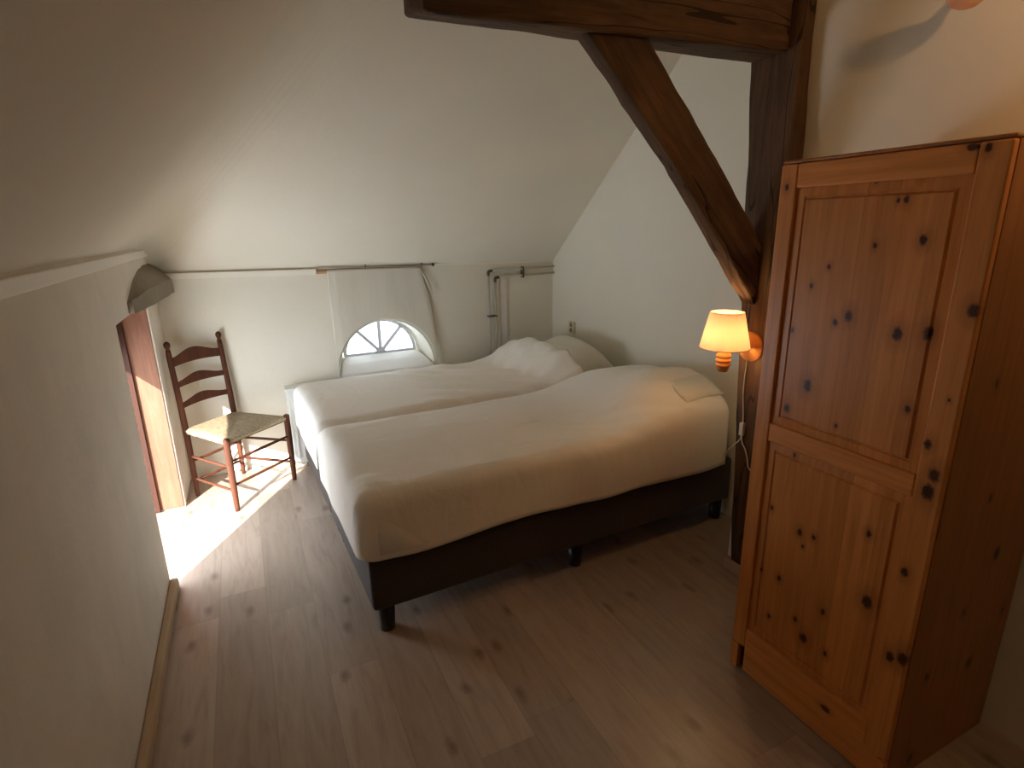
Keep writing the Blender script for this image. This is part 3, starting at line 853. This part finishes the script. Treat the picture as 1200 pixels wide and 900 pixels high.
for hc, ax in ((UC, AX1), (UD, AX2)):
    hd = None
    bm = bmesh.new(); lathe(bm, prof, hc, ax, n=36, cap=False); hd = link('glass_bowl', bm, M['bowl'], ul, True)
    bm = bmesh.new(); lathe(bm, bulbp, hc + ax * .012, ax, n=18); link('bulb', bm, M['bulb2'] if hc is UD else M['bulb3'], hd, True)
    bm = bmesh.new(); tube(bm, smooth_path([(XW - .012, -.90, 2.36), (XW - .05, -.90 + (hc.y + .90) * .3, 2.36), hc + (Vector((.06, (-.9 - hc.y) * .2, .10)) if hc is UC else Vector((.10, .03, .06)) - ax * .10), hc + (ax * .05 + Vector((.045, 0, 0)) if hc is UC else -ax * .004)], 6), .008, 12)
    link('arm', bm, M['lamp_wood'], ul, True)

# ------------------------------------------------------------------ chair
ch = thing('ladder_back_chair', 'dark wooden ladder-back chair with woven rush seat in the corner by the opening', 'chair', (-.466, 2.116, 0), math.radians(41))
RW, FW, RD, FD = .178, .232, .205, -.205
SH = .445
def rear_x(z): return RW
def rear_pt(s, z):
    lean = .030 * max(0, (z - SH) / .5) ** 1.2 + .0
    return Vector((s * RW, RD + lean, z))
for s in (-1, 1):
    bm = bmesh.new()
    zs = [0, .03, .2, .43, .6, .75, .91, .94]
    tube(bm, [rear_pt(s, z) for z in zs], [.012, .014, .017, .0185, .0175, .0165, .016, .013], 16)
    lathe(bm, [(.008, 0), (.013, .003), (.009, .012), (.014, .02), (.018, .033), (.016, .046), (.008, .055), (.001, .058)], rear_pt(s, .94), n=18)
    link('rear_post', bm, M['chair_wood'], ch, True)
    bm = bmesh.new()
    tube(bm, [(s * FW, FD, z) for z in (0, .03, .2, .36, .445, .458, .464)], [.013, .015, .0185, .0195, .0185, .019, .010], 16)
    link('front_leg', bm, M['chair_wood'], ch, True)
def slat(zc, h, arch):
    bm = bmesh.new(); N = 24; rows = []
    for i in range(N + 1):
        t = i / N; x = -RW + 2 * RW * t; s = math.sin(PI * t)
        yb = rear_pt(1, zc).y + .024 * s
        top = zc + h * .36 + arch * (s ** 1.6) - .004 * math.sin(3 * PI * t)
        bot = zc - h * .45 + arch * .22 * s
        rows.append([bm.verts.new(q) for q in ((x, yb - .005, bot), (x, yb + .005, bot), (x, yb + .005, top), (x, yb - .005, top))])
    for p, q in zip(rows, rows[1:]):
        for i in range(4): bm.faces.new((p[i], p[(i + 1) % 4], q[(i + 1) % 4], q[i]))
    bm.faces.new(rows[0]); bm.faces.new(rows[-1])
    link('back_slat', bm, M['chair_wood'], ch)
slat(.868, .066, .036); slat(.728, .042, .028); slat(.598, .042, .026)
bm = bmesh.new(); N = 24; top = []   # rush seat
for i in range(N + 1):
    u = -1 + 2 * i / N; row = []
    for j in range(N + 1):
        v = -1 + 2 * j / N
        w = RW + (FW - RW) * (1 - v) / 2 + .012
        r = max(abs(u), abs(v))
        z = .0 + .016 * (1 - max(0, (r - .78) / .22) ** 2) - .012 * (1 - r)
        if r < 1: z += -.004 * (abs(abs(u) - abs(v)) < .05)
        row.append(bm.verts.new((u * w, v * (RD + .012), z)))
    top.append(row)
bt = [[bm.verts.new((q.co.x * .97, q.co.y * .97, -.022 - .3 * (q.co.z))) for q in row] for row in top]
for i in range(N):
    for j in range(N):
        bm.faces.new((top[i][j], top[i + 1][j], top[i + 1][j + 1], top[i][j + 1])); bm.faces.new((bt[i][j], bt[i][j + 1], bt[i + 1][j + 1], bt[i + 1][j]))
for k in range(N):
    for a, b_ in (((k, 0), (k + 1, 0)), ((k, N), (k + 1, N)), ((0, k), (0, k + 1)), ((N, k), (N, k + 1))):
        bm.faces.new((top[a[0]][a[1]], top[b_[0]][b_[1]], bt[b_[0]][b_[1]], bt[a[0]][a[1]]))
link('seat', bm, M['rush'], ch, True, (0, 0, SH))
def rung(a, b_):
    a, b_ = Vector(a), Vector(b_); bm = bmesh.new()
    tube(bm, [a, a.lerp(b_, .15), a.lerp(b_, .5), a.lerp(b_, .85), b_], [.0065, .008, .0095, .008, .0065], 10); link('stretcher', bm, M['chair_wood'], ch, True)
for z in (.315, .165): rung((-FW, FD, z), (FW, FD, z))
for z in (.27, .12):
    for s in (-1, 1): rung((s * FW, FD, z + .012), (s * RW, RD, z))
rung((-RW, RD, .235), (RW, RD, .235)); rung((-RW, RD, .10), (RW, RD, .10))

# ------------------------------------------------------------------ light
def lamp(name, typ, loc, energy, color, **kw):
    l = bpy.data.lights.new(name, typ); l.energy = energy; l.color = color
    for k, v in kw.items(): setattr(l, k, v)
    o = bpy.data.objects.new(name, l); COL.objects.link(o); o.location = loc; return o
sun = lamp('sun', 'SUN', (-3, -2, 3), 24, (1, .94, .87), angle=math.radians(.8))
sd = Vector((.60, .99, -.585)).normalized()
sun.rotation_euler = sd.to_track_quat('-Z', 'Y').to_euler()
# daylight portals in the two openings
p = lamp('opening_portal', 'AREA', (XO - .05, (JN + YO1) / 2, .5), 1, (1, 1, 1), shape='RECTANGLE', size=1.0, size_y=1.5)
p.rotation_euler = Vector((1, 0, 0)).to_track_quat('-Z', 'Y').to_euler(); p.data.cycles.is_portal = True
p = lamp('window_portal', 'AREA', (WC, WY + .08, WZ + .13), 1, (1, 1, 1), shape='RECTANGLE', size=.6, size_y=.34)
p.rotation_euler = Vector((0, -1, 0)).to_track_quat('-Z', 'Y').to_euler(); p.data.cycles.is_portal = True

w = bpy.data.worlds.new('daylight'); S.world = w; w.use_nodes = True
nt = w.node_tree; bg = nt.nodes['Background']
bg.inputs[0].default_value = (.82, .92, 1, 1); bg.inputs[1].default_value = 9.8

# ------------------------------------------------------------------ camera
cam = bpy.data.cameras.new('camera'); co = bpy.data.objects.new('camera', cam); COL.objects.link(co)
cam.sensor_fit = 'HORIZONTAL'; cam.sensor_width = 36; cam.lens = 656.29 * 36 / 1200; cam.clip_start = .02
y, pt, r = [math.radians(a) for a in (-25.2355, 15.7933, -1.0904)]
fw = Vector((-math.sin(y) * math.cos(pt), math.cos(y) * math.cos(pt), -math.sin(pt)))
rt = Vector((math.cos(y), math.sin(y), 0)); upv = rt.cross(fw)
R_ = math.cos(r) * rt + math.sin(r) * upv; U_ = -math.sin(r) * rt + math.cos(r) * upv
mt = Matrix((R_, U_, -fw)).transposed().to_4x4(); mt.translation = Vector((-.2989, -1.6565, 1.6222))
co.matrix_world = mt
S.camera = co
S.view_settings.view_transform = 'Standard'; S.view_settings.look = 'None'
S.view_settings.gamma = 1; S.view_settings.exposure = 0
S.view_settings.use_curve_mapping = False
S.cycles.max_bounces = 14; S.cycles.diffuse_bounces = 10; S.cycles.transparent_max_bounces = 12
S.cycles.sample_clamp_indirect = 8
S.cycles.use_denoising = True
